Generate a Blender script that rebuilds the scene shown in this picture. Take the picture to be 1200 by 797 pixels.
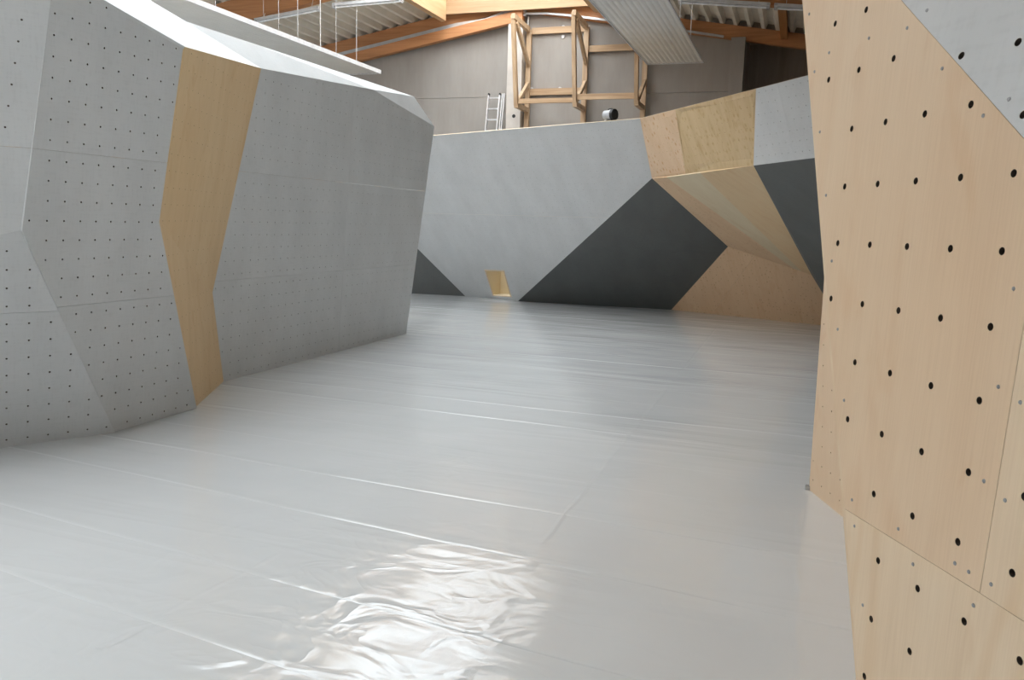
import bpy, bmesh, math, random
from mathutils import Vector, Matrix

for o in list(bpy.data.objects):
    bpy.data.objects.remove(o)
S = bpy.context.scene
COL = S.collection
R = math.radians

# ------------------------------------------------------------------ camera
# metres; +Y is the long axis of the hall, the mat surface is z = 0
cam_d = bpy.data.cameras.new('camera')
cam_d.sensor_width = 36.0
cam_d.lens = 945.8 / 1200 * 36.0
cam_d.clip_start = 0.05
cam = bpy.data.objects.new('camera', cam_d)
COL.objects.link(cam)
cam.rotation_mode = 'XYZ'
cam.matrix_world = (Matrix.Translation((0, 0, 1.8)) @ Matrix.Rotation(R(19.101), 4, 'Z')
                    @ Matrix.Rotation(R(90 - 8.268), 4, 'X') @ Matrix.Rotation(R(1.752), 4, 'Z'))
S.camera = cam

# ------------------------------------------------------------------ light
W = bpy.data.worlds.new('overcast_sky')
S.world = W
W.use_nodes = True
bg = W.node_tree.nodes['Background']
bg.inputs['Color'].default_value = (0.93, 0.97, 1.0, 1)
bg.inputs['Strength'].default_value = 8.8


def portal(name, loc, rot, sx, sy):
    l = bpy.data.lights.new(name, 'AREA')
    l.shape = 'RECTANGLE'
    l.size, l.size_y = sx, sy
    l.cycles.is_portal = True
    o = bpy.data.objects.new(name, l)
    o.location, o.rotation_euler = loc, rot
    COL.objects.link(o)
    return o


portal('skylight_portal', (-6.87, 7.25, 8.2), (0, 0, 0), 3.85, 24.6)
portal('left_fill_portal', (-17.06, 11.4, 4.7), (R(90), 0, R(-90)), 15.7, 1.2)  # this portal and the next two serve openings added for fill light
portal('rear_fill_portal', (1.7, -7.06, 1.45), (R(90), 0, R(180)), 2.2, 2.3)
portal('side_fill_portal', (3.06, 1.0, 4.625), (R(90), 0, R(90)), 14.0, 0.65)

S.view_settings.view_transform = 'Standard'
S.view_settings.look = 'None'
S.view_settings.exposure = 0.0
S.view_settings.gamma = 1.0
S.view_settings.use_curve_mapping = False


# ------------------------------------------------------------------ materials
def srgb(r, g, b):
    return tuple((c / 12.92 if c <= 0.04045 else ((c + 0.055) / 1.055) ** 2.4) for c in (r / 255, g / 255, b / 255)) + (1,)


def new_mat(name):
    m = bpy.data.materials.new(name)
    m.use_nodes = True
    nt = m.node_tree
    return m, nt, nt.nodes['Principled BSDF']


def node(nt, t, **kw):
    n = nt.nodes.new(t)
    for k, v in kw.items():
        if k in n.inputs:
            n.inputs[k].default_value = v
        else:
            setattr(n, k, v)
    return n


def coords(nt, scale=(1, 1, 1), uv=True, rot=0.0):
    tc = node(nt, 'ShaderNodeTexCoord')
    mp = node(nt, 'ShaderNodeMapping')
    mp.inputs['Scale'].default_value = scale
    mp.inputs['Rotation'].default_value = (0, 0, rot)
    nt.links.new(tc.outputs['UV' if uv else 'Object'], mp.inputs['Vector'])
    return mp.outputs['Vector']


def ramp(nt, fac, stops):
    r = node(nt, 'ShaderNodeValToRGB')
    e = r.color_ramp.elements
    while len(e) < len(stops):
        e.new(0.5)
    for i, (p, c) in enumerate(stops):
        e[i].position, e[i].color = p, c
    nt.links.new(fac, r.inputs['Fac'])
    return r.outputs['Color']


def mix(nt, a, b, fac, mode='MIX'):
    m = node(nt, 'ShaderNodeMix', data_type='RGBA', blend_type=mode)
    for i, s in ((6, a), (7, b)):
        if isinstance(s, tuple):
            m.inputs[i].default_value = s
        else:
            nt.links.new(s, m.inputs[i])
    if isinstance(fac, (int, float)):
        m.inputs[0].default_value = fac
    else:
        nt.links.new(fac, m.inputs[0])
    return m.outputs[2]


def noise(nt, vec, scale, detail=3.0, rough=0.5, dist=0.0):
    n = node(nt, 'ShaderNodeTexNoise', Scale=scale, Detail=detail, Roughness=rough, Distortion=dist)
    nt.links.new(vec, n.inputs['Vector'])
    return n.outputs['Fac']


def bump(nt, bsdf, h, strength, dist, normal=None):
    b = node(nt, 'ShaderNodeBump', Strength=strength, Distance=dist)
    nt.links.new(h, b.inputs['Height'])
    if normal is not None:
        nt.links.new(normal, b.inputs['Normal'])
    nt.links.new(b.outputs['Normal'], bsdf.inputs['Normal'])
    return b.outputs['Normal']


def paint(name, c, rough=0.65, var=0.05, grain=True):
    """Painted plywood: even colour, faint brush weave, sanded-in grit."""
    m, nt, b = new_mat(name)
    lo = tuple(x * (1 - var) for x in c[:3]) + (1,)
    hi = tuple(min(1, x * (1 + var)) for x in c[:3]) + (1,)
    n1 = noise(nt, coords(nt, (1.2, 0.6, 1)), 2.0, 4)
    n2 = noise(nt, coords(nt, (9, 60, 1)), 1.0, 2)
    n3 = noise(nt, coords(nt, (60, 9, 1)), 1.0, 2)
    a = ramp(nt, n1, [(0.3, lo), (0.7, hi)])
    w = mix(nt, a, (0.0, 0.0, 0.0, 1), 0.0)
    add = node(nt, 'ShaderNodeMath', operation='ADD')
    nt.links.new(n2, add.inputs[0]); nt.links.new(n3, add.inputs[1])
    g = ramp(nt, add.outputs[0], [(0.75, (1 - var, 1 - var, 1 - var, 1)), (1.25, (1, 1, 1, 1))])
    nt.links.new(mix(nt, w, g, 1.0, 'MULTIPLY'), b.inputs['Base Color'])
    b.inputs['Roughness'].default_value = rough
    if grain:
        bump(nt, b, noise(nt, coords(nt), 420.0, 2), 0.25, 0.0006)
    return m


def wood(name, dark, mid, light, rot=0.0, rough=0.5, spots=None, figure=1.0, rings=0.0, rings_rot=0.0):
    """Birch plywood veneer: long soft grain, cathedral figure, optional knots."""
    m, nt, b = new_mat(name)
    v = coords(nt, (3.4, 0.5, 1), rot=rot)
    f = noise(nt, v, 1.6, 5, 0.6, 0.6 * figure)
    base = ramp(nt, f, [(0.28, dark), (0.5, mid), (0.74, light)])
    big = noise(nt, coords(nt, (1.1, 0.5, 1), rot=rot), 1.5, 2)
    base = mix(nt, base, ramp(nt, big, [(0.3, mid), (0.7, light)]), 0.55)
    blot = noise(nt, coords(nt, (3.2, 1.1, 1), rot=rot), 1.7, 3, 0.6, 0.8)
    base = mix(nt, base, tuple(x * y for x, y in zip(dark, (1.0, 0.93, 0.84, 1))), ramp(nt, blot, [(0.56, (0, 0, 0, 1)), (0.76, (0.6, 0.6, 0.6, 1))]))
    fib = noise(nt, coords(nt, (230, 5, 1), rot=rot), 1.0, 2)
    base = mix(nt, base, ramp(nt, fib, [(0.3, (0.93, 0.91, 0.89, 1)), (0.6, (1, 1, 1, 1))]), 0.6, 'MULTIPLY')
    if rings:
        # contour lines of a stretched noise: the cathedral figure of a rotary-cut veneer
        cn = noise(nt, coords(nt, (2.6, 0.7, 1), rot=rings_rot), 0.9, 1, 0.4, 0.3)
        sn = node(nt, 'ShaderNodeMath', operation='MULTIPLY')
        nt.links.new(cn, sn.inputs[0]); sn.inputs[1].default_value = 95.0
        sw = node(nt, 'ShaderNodeMath', operation='SINE')
        nt.links.new(sn.outputs[0], sw.inputs[0])
        base = mix(nt, base, tuple(x * y for x, y in zip(dark, (1.06, 1.02, 0.95, 1))), ramp(nt, sw.outputs[0], [(0.1, (0, 0, 0, 1)), (1.0, (rings, rings, rings, 1))]))
    if spots:
        sc, col, lo, hi = spots
        vo = node(nt, 'ShaderNodeTexVoronoi', Scale=sc, Randomness=0.55)
        nt.links.new(coords(nt, (1, 0.8, 1)), vo.inputs['Vector'])
        sp = ramp(nt, vo.outputs['Distance'], [(lo, (0.75, 0.75, 0.75, 1)), (hi, (0, 0, 0, 1))])
        base = mix(nt, base, col, sp)
    nt.links.new(base, b.inputs['Base Color'])
    b.inputs['Roughness'].default_value = rough
    bump(nt, b, fib, 0.08, 0.001)
    return m


def plain(name, c, rough=0.5, metal=0.0, nscale=12.0, var=0.08):
    m, nt, b = new_mat(name)
    n = noise(nt, coords(nt, uv=False), nscale, 3)
    lo = tuple(x * (1 - var) for x in c[:3]) + (1,)
    hi = tuple(min(1, x * (1 + var)) for x in c[:3]) + (1,)
    nt.links.new(ramp(nt, n, [(0.3, lo), (0.7, hi)]), b.inputs['Base Color'])
    b.inputs['Roughness'].default_value = rough
    b.inputs['Metallic'].default_value = metal
    return m


def beam_wood(name, dark, light, axis, rough=0.55):
    m, nt, b = new_mat(name)
    s = {'X': (0.5, 7, 9), 'Y': (7, 0.5, 9), 'Z': (7, 7, 0.5)}[axis]
    f = noise(nt, coords(nt, s, uv=False), 1.5, 5, 0.6, 0.5)
    c = ramp(nt, f, [(0.3, dark), (0.7, light)])
    lam = noise(nt, coords(nt, tuple(0.35 * x for x in s), uv=False), 1.0, 1)
    c = mix(nt, c, ramp(nt, lam, [(0.35, (0.86, 0.84, 0.8, 1)), (0.65, (1, 1, 1, 1))]), 1.0, 'MULTIPLY')
    nt.links.new(c, b.inputs['Base Color'])
    b.inputs['Roughness'].default_value = rough
    return m


M = {}
M['grey'] = paint('light_grey_wall_paint', (0.585, 0.595, 0.60, 1))
M['dark'] = paint('dark_grey_wall_paint', (0.118, 0.124, 0.122, 1), 0.6, 0.08)
M['birch'] = wood('pale_birch_plywood', (0.67, 0.465, 0.295, 1), (0.735, 0.54, 0.36, 1), (0.77, 0.60, 0.425, 1))
M['birch_tile'] = wood('cathedral_birch_plywood', (0.64, 0.46, 0.29, 1), (0.745, 0.57, 0.39, 1), (0.80, 0.65, 0.475, 1), rot=R(62), figure=2.0, rings=0.36, rings_rot=R(25))
M['stripe'] = wood('honey_birch_plywood', (0.62, 0.42, 0.21, 1), (0.71, 0.50, 0.27, 1), (0.75, 0.56, 0.33, 1))
M['knotty'] = wood('orange_spotted_plywood', (0.62, 0.42, 0.25, 1), (0.68, 0.48, 0.31, 1), (0.72, 0.54, 0.37, 1),
                   spots=(9.5, (0.50, 0.24, 0.08, 1), 0.10, 0.30))
M['blotchy'] = wood('yellow_blotched_plywood', (0.44, 0.29, 0.13, 1), (0.58, 0.42, 0.23, 1), (0.62, 0.47, 0.28, 1),
                    spots=(11.0, (0.44, 0.28, 0.11, 1), 0.06, 0.34))
M['cave'] = wood('smooth_cave_plywood', (0.68, 0.46, 0.25, 1), (0.77, 0.55, 0.32, 1), (0.79, 0.61, 0.38, 1), rot=R(55), figure=2.0)
M['cave_bounce'] = wood('bounce_lit_cave_plywood', (0.66, 0.52, 0.33, 1), (0.74, 0.61, 0.42, 1), (0.78, 0.66, 0.47, 1), rot=R(55), figure=2.0)  # cave plywood with light reflected off the floor painted into its colour
M['cave_low'] = wood('brown_cave_plywood', (0.68, 0.44, 0.25, 1), (0.76, 0.53, 0.33, 1), (0.80, 0.58, 0.38, 1), rot=R(90), figure=2.5,
                     spots=(15.0, (0.42, 0.24, 0.12, 1), 0.05, 0.24))
M['hatch'] = wood('raw_pine_board', (0.62, 0.50, 0.31, 1), (0.72, 0.60, 0.40, 1), (0.78, 0.67, 0.47, 1))
M['ply_edge'] = plain('plywood_edge', (0.66, 0.53, 0.38, 1), 0.7, 0, 30)
M['hole'] = plain('dark_bolt_hole', (0.085, 0.065, 0.05, 1), 0.6)
M['hole_wood'] = plain('brown_bolt_hole', (0.22, 0.12, 0.055, 1), 0.7)
M['hole_grey'] = plain('grey_bolt_hole', (0.24, 0.24, 0.245, 1), 0.6)
M['nut'] = plain('zinc_t_nut', (0.16, 0.12, 0.09, 1), 0.4, 0.8)
M['screw'] = plain('zinc_screw', (0.34, 0.34, 0.35, 1), 0.45, 0.6)
M['metal'] = plain('galvanised_metal', (0.55, 0.56, 0.57, 1), 0.4, 0.7, 6)
M['alu'] = plain('aluminium', (0.72, 0.73, 0.75, 1), 0.35, 0.6)
M['white'] = plain('white_enamel', (0.60, 0.60, 0.61, 1), 0.35)
M['heater'] = plain('heater_enamel', (0.86, 0.85, 0.82, 1), 0.5, 0, 3, 0.03)
M['tube'] = plain('unlit_lamp_tube', (0.82, 0.84, 0.86, 1), 0.2)
M['black'] = plain('black_plastic', (0.015, 0.015, 0.016, 1), 0.45)
M['greyplastic'] = plain('grey_plastic', (0.46, 0.47, 0.49, 1), 0.4)
M['deck'] = plain('beige_roof_deck', (0.76, 0.72, 0.64, 1), 0.55, 0, 2)
M['glulam_x'] = beam_wood('glulam_rafter_wood', (0.40, 0.165, 0.06, 1), (0.57, 0.27, 0.115, 1), 'X')
M['glulam_y'] = beam_wood('glulam_joist_wood', (0.45, 0.19, 0.06, 1), (0.60, 0.29, 0.105, 1), 'Y')
M['curb'] = beam_wood('fresh_spruce_board', (0.58, 0.36, 0.19, 1), (0.70, 0.49, 0.29, 1), 'Y')
M['curb_x'] = beam_wood('fresh_spruce_trimmer', (0.38, 0.235, 0.125, 1), (0.47, 0.32, 0.185, 1), 'X')
M['timber'] = beam_wood('rough_sawn_timber', (0.42, 0.28, 0.17, 1), (0.62, 0.46, 0.30, 1), 'Z')
M['timber_x'] = beam_wood('rough_sawn_rail', (0.40, 0.25, 0.14, 1), (0.60, 0.43, 0.27, 1), 'X')
M['brown_wall'] = beam_wood('brown_boarding', (0.24, 0.19, 0.15, 1), (0.32, 0.26, 0.21, 1), 'Z')
M['outer'] = plain('roof_light_block', (0.3, 0.3, 0.3, 1), 0.9)

# concrete
m, nt, b = new_mat('precast_concrete')
f1_ = noise(nt, coords(nt, (1.6, 1.6, 0.5), uv=False), 1.2, 5, 0.6)
f2_ = noise(nt, coords(nt, (14, 14, 2.0), uv=False), 1.0, 3)
c = ramp(nt, f1_, [(0.3, (0.31, 0.285, 0.26, 1)), (0.7, (0.37, 0.345, 0.32, 1))])
c = mix(nt, c, ramp(nt, f2_, [(0.3, (0.96, 0.96, 0.96, 1)), (0.7, (1, 1, 1, 1))]), 1.0, 'MULTIPLY')
nt.links.new(c, b.inputs['Base Color'])
b.inputs['Roughness'].default_value = 0.85
bump(nt, b, noise(nt, coords(nt, uv=False), 60, 4), 0.2, 0.003)
M['concrete'] = m
M['concrete_light'] = plain('pale_concrete', (0.56, 0.52, 0.48, 1), 0.8, 0, 3)

# thin clear skylight glazing
m, nt, b = new_mat('skylight_glazing')
tr = node(nt, 'ShaderNodeBsdfTransparent', Color=(0.92, 0.95, 0.96, 1))
gl = node(nt, 'ShaderNodeBsdfGlossy', Roughness=0.05)
mx = node(nt, 'ShaderNodeMixShader')
mx.inputs[0].default_value = 0.06
nt.links.new(tr.outputs[0], mx.inputs[1]); nt.links.new(gl.outputs[0], mx.inputs[2])
nt.links.new(mx.outputs[0], nt.nodes['Material Output'].inputs['Surface'])
M['glass'] = m

# glossy polythene sheet over the mats: taut ripples along X, crumples in patches
m, nt, b = new_mat('white_polythene_sheet')
cv = coords(nt, uv=False)
n_col = noise(nt, cv, 0.6, 3)
nt.links.new(ramp(nt, n_col, [(0.3, (0.585, 0.60, 0.61, 1)), (0.7, (0.62, 0.63, 0.635, 1))]), b.inputs['Base Color'])
b.inputs['Roughness'].default_value = 0.13
b.inputs['IOR'].default_value = 1.5
def math_n(op, a, b_=None, c_=None):
    n = node(nt, 'ShaderNodeMath', operation=op)
    for i, q in enumerate((a, b_, c_)):
        if q is None:
            continue
        if isinstance(q, (int, float)):
            n.inputs[i].default_value = q
        else:
            nt.links.new(q, n.inputs[i])
    return n.outputs[0]


def ridged(fac):
    return math_n('SUBTRACT', 1.0, math_n('ABSOLUTE', math_n('MULTIPLY_ADD', fac, 2.0, -1.0)))


n_soft = noise(nt, cv, 1.5, 2, 0.45, 0.3)
n_rip = ridged(noise(nt, coords(nt, (0.16, 1.9, 1), uv=False, rot=R(3)), 1.7, 2, 0.5, 0.5))
rip_m = ramp(nt, noise(nt, coords(nt, (0.5, 1.1, 1), uv=False), 0.9, 1), [(0.42, (0.05, 0.05, 0.05, 1)), (0.66, (1, 1, 1, 1))])
n_cr = ridged(noise(nt, coords(nt, (1.0, 1.35, 1), uv=False, rot=R(-25)), 2.6, 2.5, 0.48, 0.9))
# the sheet was trodden and crumpled around one spot near the viewer, and here and there elsewhere
dist = node(nt, 'ShaderNodeVectorMath', operation='DISTANCE')
dist.inputs[1].default_value = (-1.75, 2.75, 0)
nt.links.new(cv, dist.inputs[0])
spot = ramp(nt, math_n('MULTIPLY', dist.outputs['Value'], 0.4), [(0.15, (1, 1, 1, 1)), (0.8, (0, 0, 0, 1))])
other = ramp(nt, noise(nt, cv, 0.7, 1), [(0.56, (0, 0, 0, 1)), (0.72, (0.6, 0.6, 0.6, 1))])
cr_m = math_n('MAXIMUM', spot, other)
nb = bump(nt, b, n_soft, 1.0, 0.006)
nb = bump(nt, b, math_n('MULTIPLY', n_rip, rip_m), 1.0, 0.007, nb)
nb = bump(nt, b, math_n('MULTIPLY', n_cr, cr_m), 1.0, 0.0075, nb)
M['sheet'] = m


# ------------------------------------------------------------------ builders
def link_mesh(name, me, mat=None, parent=None):
    if mat:
        for mm in (mat if isinstance(mat, (list, tuple)) else [mat]):
            me.materials.append(mm)
    o = bpy.data.objects.new(name, me)
    COL.objects.link(o)
    if parent is not None:
        o.parent = parent
        o.matrix_parent_inverse = parent.matrix_world.inverted()
    return o


def obj(name, bm, mat, parent=None, smooth=False):
    me = bpy.data.meshes.new(name)
    bm.normal_update()
    bm.to_mesh(me)
    bm.free()
    if smooth:
        for p in me.polygons:
            p.use_smooth = True
    return link_mesh(name, me, mat, parent)


def empty(name, loc=(0, 0, 0), label=None, cat=None, kind=None, group=None):
    o = bpy.data.objects.new(name, None)
    o.empty_display_size = 0.2
    COL.objects.link(o)
    o.location = loc
    o.matrix_world = Matrix.Translation(loc)
    return tag(o, label, cat, kind, group)


def tag(o, label=None, cat=None, kind=None, group=None):
    for k, v in (('label', label), ('category', cat), ('kind', kind), ('group', group)):
        if v:
            o[k] = v
    return o


def bm_hexa(bm, pts):
    """8 points: bottom ring then top ring."""
    v = [bm.verts.new(p) for p in pts]
    for f in ((3, 2, 1, 0), (4, 5, 6, 7), (0, 1, 5, 4), (1, 2, 6, 5), (2, 3, 7, 6), (3, 0, 4, 7)):
        bm.faces.new([v[i] for i in f])


def box_bm(x0, x1, y0, y1, z0, z1, bm=None):
    bm = bm or bmesh.new()
    bm_hexa(bm, [(x0, y0, z0), (x1, y0, z0), (x1, y1, z0), (x0, y1, z0), (x0, y0, z1), (x1, y0, z1), (x1, y1, z1), (x0, y1, z1)])
    return bm


def beam_bm(a, b, w, h, up=(0, 0, 1), bm=None):
    """Square-sawn member from a to b, w across, h along 'up'."""
    a, b = Vector(a), Vector(b)
    d = (b - a).normalized()
    s = d.cross(Vector(up)).normalized()
    u = s.cross(d).normalized()
    bm = bm or bmesh.new()
    ring = lambda p: [p - s * w / 2 - u * h / 2, p + s * w / 2 - u * h / 2, p + s * w / 2 + u * h / 2, p - s * w / 2 + u * h / 2]
    r0, r1 = ring(a), ring(b)
    bm_hexa(bm, r0 + r1)
    bmesh.ops.recalc_face_normals(bm, faces=bm.faces)
    return bm


def tube_bm(a, b, r, n=10, bm=None):
    a, b = Vector(a), Vector(b)
    bm = bm or bmesh.new()
    q = (b - a).to_track_quat('Z', 'Y').to_matrix().to_4x4()
    bmesh.ops.create_cone(bm, cap_ends=True, segments=n, radius1=r, radius2=r, depth=(b - a).length,
                          matrix=Matrix.Translation((a + b) / 2) @ q)
    return bm


def extrude_profile(prof, y0, y1, closed=True, bm=None):
    """prof: (x, z) points, swept along Y."""
    bm = bm or bmesh.new()
    A = [bm.verts.new((x, y0, z)) for x, z in prof]
    B = [bm.verts.new((x, y1, z)) for x, z in prof]
    n = len(prof)
    for i in range(n if closed else n - 1):
        j = (i + 1) % n
        bm.faces.new((A[i], A[j], B[j], B[i]))
    if closed:
        bm.faces.new(A[::-1]); bm.faces.new(B)
    bmesh.ops.recalc_face_normals(bm, faces=bm.faces)
    return bm


def inside(p, poly, margin):
    x, y = p
    c = False
    n = len(poly)
    for i in range(n):
        (x0, y0), (x1, y1) = poly[i], poly[(i + 1) % n]
        if (y0 > y) != (y1 > y) and x < (x1 - x0) * (y - y0) / (y1 - y0) + x0:
            c = not c
        dx, dy = x1 - x0, y1 - y0
        L = dx * dx + dy * dy
        t = max(0, min(1, ((x - x0) * dx + (y - y0) * dy) / L)) if L else 0
        if (x - x0 - t * dx) ** 2 + (y - y0 - t * dy) ** 2 < margin * margin:
            return False
    return c


def clip(poly, p, nrm, off):
    """Keep the side of the 2-D polygon where (q - p).nrm >= off."""
    out = []
    d = [(q[0] - p[0]) * nrm[0] + (q[1] - p[1]) * nrm[1] - off for q in poly]
    n = len(poly)
    for i in range(n):
        j = (i + 1) % n
        if d[i] >= 0:
            out.append(poly[i])
        if (d[i] >= 0) != (d[j] >= 0):
            t = d[i] / (d[i] - d[j])
            out.append((poly[i][0] + t * (poly[j][0] - poly[i][0]), poly[i][1] + t * (poly[j][1] - poly[i][1])))
    return out


ROOM = Vector((-2.5, 7.0, 1.2))
_uvseed = [0]


class Facet:
    """A flat facet of a climbing wall, sawn into plywood sheets, drilled with bolt holes."""

    def __init__(self, pts, face_to=ROOM):
        P = [Vector(p) for p in pts]
        n = Vector((0, 0, 0))
        for i in range(len(P)):
            a, b_ = P[i], P[(i + 1) % len(P)]
            n += Vector(((a.y - b_.y) * (a.z + b_.z), (a.z - b_.z) * (a.x + b_.x), (a.x - b_.x) * (a.y + b_.y)))
        n.normalize()
        c_ = sum(P, Vector()) / len(P)
        if n.dot(Vector(face_to) - c_) < 0:
            n = -n
        self.n, self.o = n, c_
        u = Vector((0, 0, 1)).cross(n)
        u = u.normalized() if u.length > 1e-4 else Vector((1, 0, 0))
        self.u, self.v = u, n.cross(u)
        self.poly = [self.to2(p) for p in P]
        self.orig = P
        area = sum(self.poly[i][0] * self.poly[(i + 1) % len(P)][1] - self.poly[(i + 1) % len(P)][0] * self.poly[i][1] for i in range(len(P)))
        if area < 0:
            self.poly.reverse()
            self.orig = P[::-1]

    def to2(self, p):
        d = Vector(p) - self.o
        return (d.dot(self.u), d.dot(self.v))

    def to3(self, q, k=0.0):
        return self.o + self.u * q[0] + self.v * q[1] + self.n * k

    def grid(self, origin, sp=0.139, skew=0.0):
        ou, ov = self.to2(origin)
        us = [p[0] for p in self.poly]; vs = [p[1] for p in self.poly]
        out = []
        for j in range(int(math.floor((min(vs) - ov) / sp)), int(math.ceil((max(vs) - ov) / sp)) + 1):
            for i in range(int(math.floor((min(us) - ou) / sp)) - 2, int(math.ceil((max(us) - ou) / sp)) + 3):
                out.append((ou + i * sp + skew * j * sp, ov + j * sp))
        return out

    def split(self, joints, gap=0.0012):
        polys = [self.poly]
        for jt in joints:
            if isinstance(jt, (int, float)):                # level joint at height z
                p = (0.0, (jt - self.o.z) / self.v.z); nrm = (0.0, 1.0)
            else:                                           # joint through two points
                p, q = self.to2(jt[0]), self.to2(jt[1])
                d = Vector((q[0] - p[0], q[1] - p[1])).normalized()
                nrm = (-d.y, d.x)
            nxt = []
            for pl in polys:
                for s in (1, -1):
                    c_ = clip(pl, p, (nrm[0] * s, nrm[1] * s), gap)
                    if len(c_) > 2:
                        a = abs(sum(c_[i][0] * c_[(i + 1) % len(c_)][1] - c_[(i + 1) % len(c_)][0] * c_[i][1] for i in range(len(c_)))) / 2
                        if a > 0.002:
                            nxt.append(c_)
            polys = nxt
        return polys

    def sheet(self, poly, mat, parent, holes=(), r=0.0075, seg=6, thick=0.021, cut=None, name='plywood_panel', edge='all'):
        bm = bmesh.new()
        uvl = bm.loops.layers.uv.new('UVMap')
        own = poly is self.poly
        front = [bm.verts.new(self.orig[i] if own else self.to3(q)) for i, q in enumerate(poly)]
        edges = [bm.edges.new((front[i], front[(i + 1) % len(front)])) for i in range(len(front))]
        for h in holes:
            ring = [bm.verts.new(self.to3((h[0] + r * math.cos(t * 2 * math.pi / seg), h[1] + r * math.sin(t * 2 * math.pi / seg)))) for t in range(seg)]
            edges += [bm.edges.new((ring[i], ring[(i + 1) % seg])) for i in range(seg)]
        if cut:
            ring = [bm.verts.new(self.to3(q)) for q in cut]
            edges += [bm.edges.new((ring[i], ring[(i + 1) % len(ring)])) for i in range(len(ring))]
        if holes or cut or len(poly) > 4:
            bmesh.ops.triangle_fill(bm, use_beauty=True, use_dissolve=False, edges=edges, normal=self.n)
        else:
            bm.faces.new(front)
        for f in bm.faces:
            f.normal_update()
            if f.normal.dot(self.n) < 0:
                f.normal_flip()
        back = [bm.verts.new((self.orig[i] - self.n * thick) if own else self.to3(q, -thick)) for i, q in enumerate(poly)]
        n = len(poly)
        for i in range(n):
            j = (i + 1) % n
            f = bm.faces.new((front[j], front[i], back[i], back[j]))
            e = Vector((poly[j][1] - poly[i][1], poly[i][0] - poly[j][0]))
            f.material_index = 1 if (edge == 'all' or (edge == 'top' and e.length and e.y / e.length > 0.55)) else 0
        if not cut:
            f = bm.faces.new(back[::-1]); f.material_index = 1
        _uvseed[0] += 1
        du, dv = (_uvseed[0] * 3.17) % 11, (_uvseed[0] * 5.71) % 13
        for f in bm.faces:
            for l in f.loops:
                d = l.vert.co - self.o
                l[uvl].uv = (d.dot(self.u) + du, d.dot(self.v) + dv)
        me = bpy.data.meshes.new(name)
        bm.to_mesh(me); bm.free()
        return link_mesh(name, me, [mat, M['ply_edge']], parent)

    def cups(self, holes, r, seg, mat, parent, depth=0.016):
        """Linings of many small holes, joined: too small to pick apart singly."""
        bm = bmesh.new()
        for h in holes:
            A = [bm.verts.new(self.to3((h[0] + r * math.cos(t * 2 * math.pi / seg), h[1] + r * math.sin(t * 2 * math.pi / seg)), -0.0004)) for t in range(seg)]
            B = [bm.verts.new(self.to3((h[0] + r * math.cos(t * 2 * math.pi / seg), h[1] + r * math.sin(t * 2 * math.pi / seg)), -depth)) for t in range(seg)]
            for i in range(seg):
                j = (i + 1) % seg
                bm.faces.new((A[j], A[i], B[i], B[j]))
            bm.faces.new(B)
        o = obj('bolt_holes', bm, mat, parent)
        o['kind'] = 'stuff'
        return o

    def build(self, mat, parent, origin=None, joints=(), r=0.0075, hole_mat=None, margin=0.03, skew=0.0, sp=0.139, cut=None, seg=6, label=None, edge='none'):
        holes = self.grid(origin, sp, skew) if origin is not None else []
        made = []
        cut2 = [self.to2(p) for p in cut] if cut else None
        for pl in self.split(joints):
            hs = [h for h in holes if inside(h, pl, margin)]
            c2 = cut2 if cut2 and inside(cut2[0], pl, 0.001) else None
            if c2:
                hs = [h for h in hs if not inside(h, c2, 0.0) and all((h[0] - q[0]) ** 2 + (h[1] - q[1]) ** 2 > 0.001 for q in c2)]
                hs = [h for h in hs if inside(h, pl, margin) and not inside((h[0], h[1]), c2, -1)]
            o = self.sheet(pl, mat, parent, hs, r, seg, cut=c2, edge=edge)
            if label:
                o['label'] = label
            if hs:
                self.cups(hs, r, seg, hole_mat or M['hole'], o)
            made.append(o)
        return made


V3 = Vector


def lerp(a, b, t):
    return V3(a) + (V3(b) - V3(a)) * t


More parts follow.
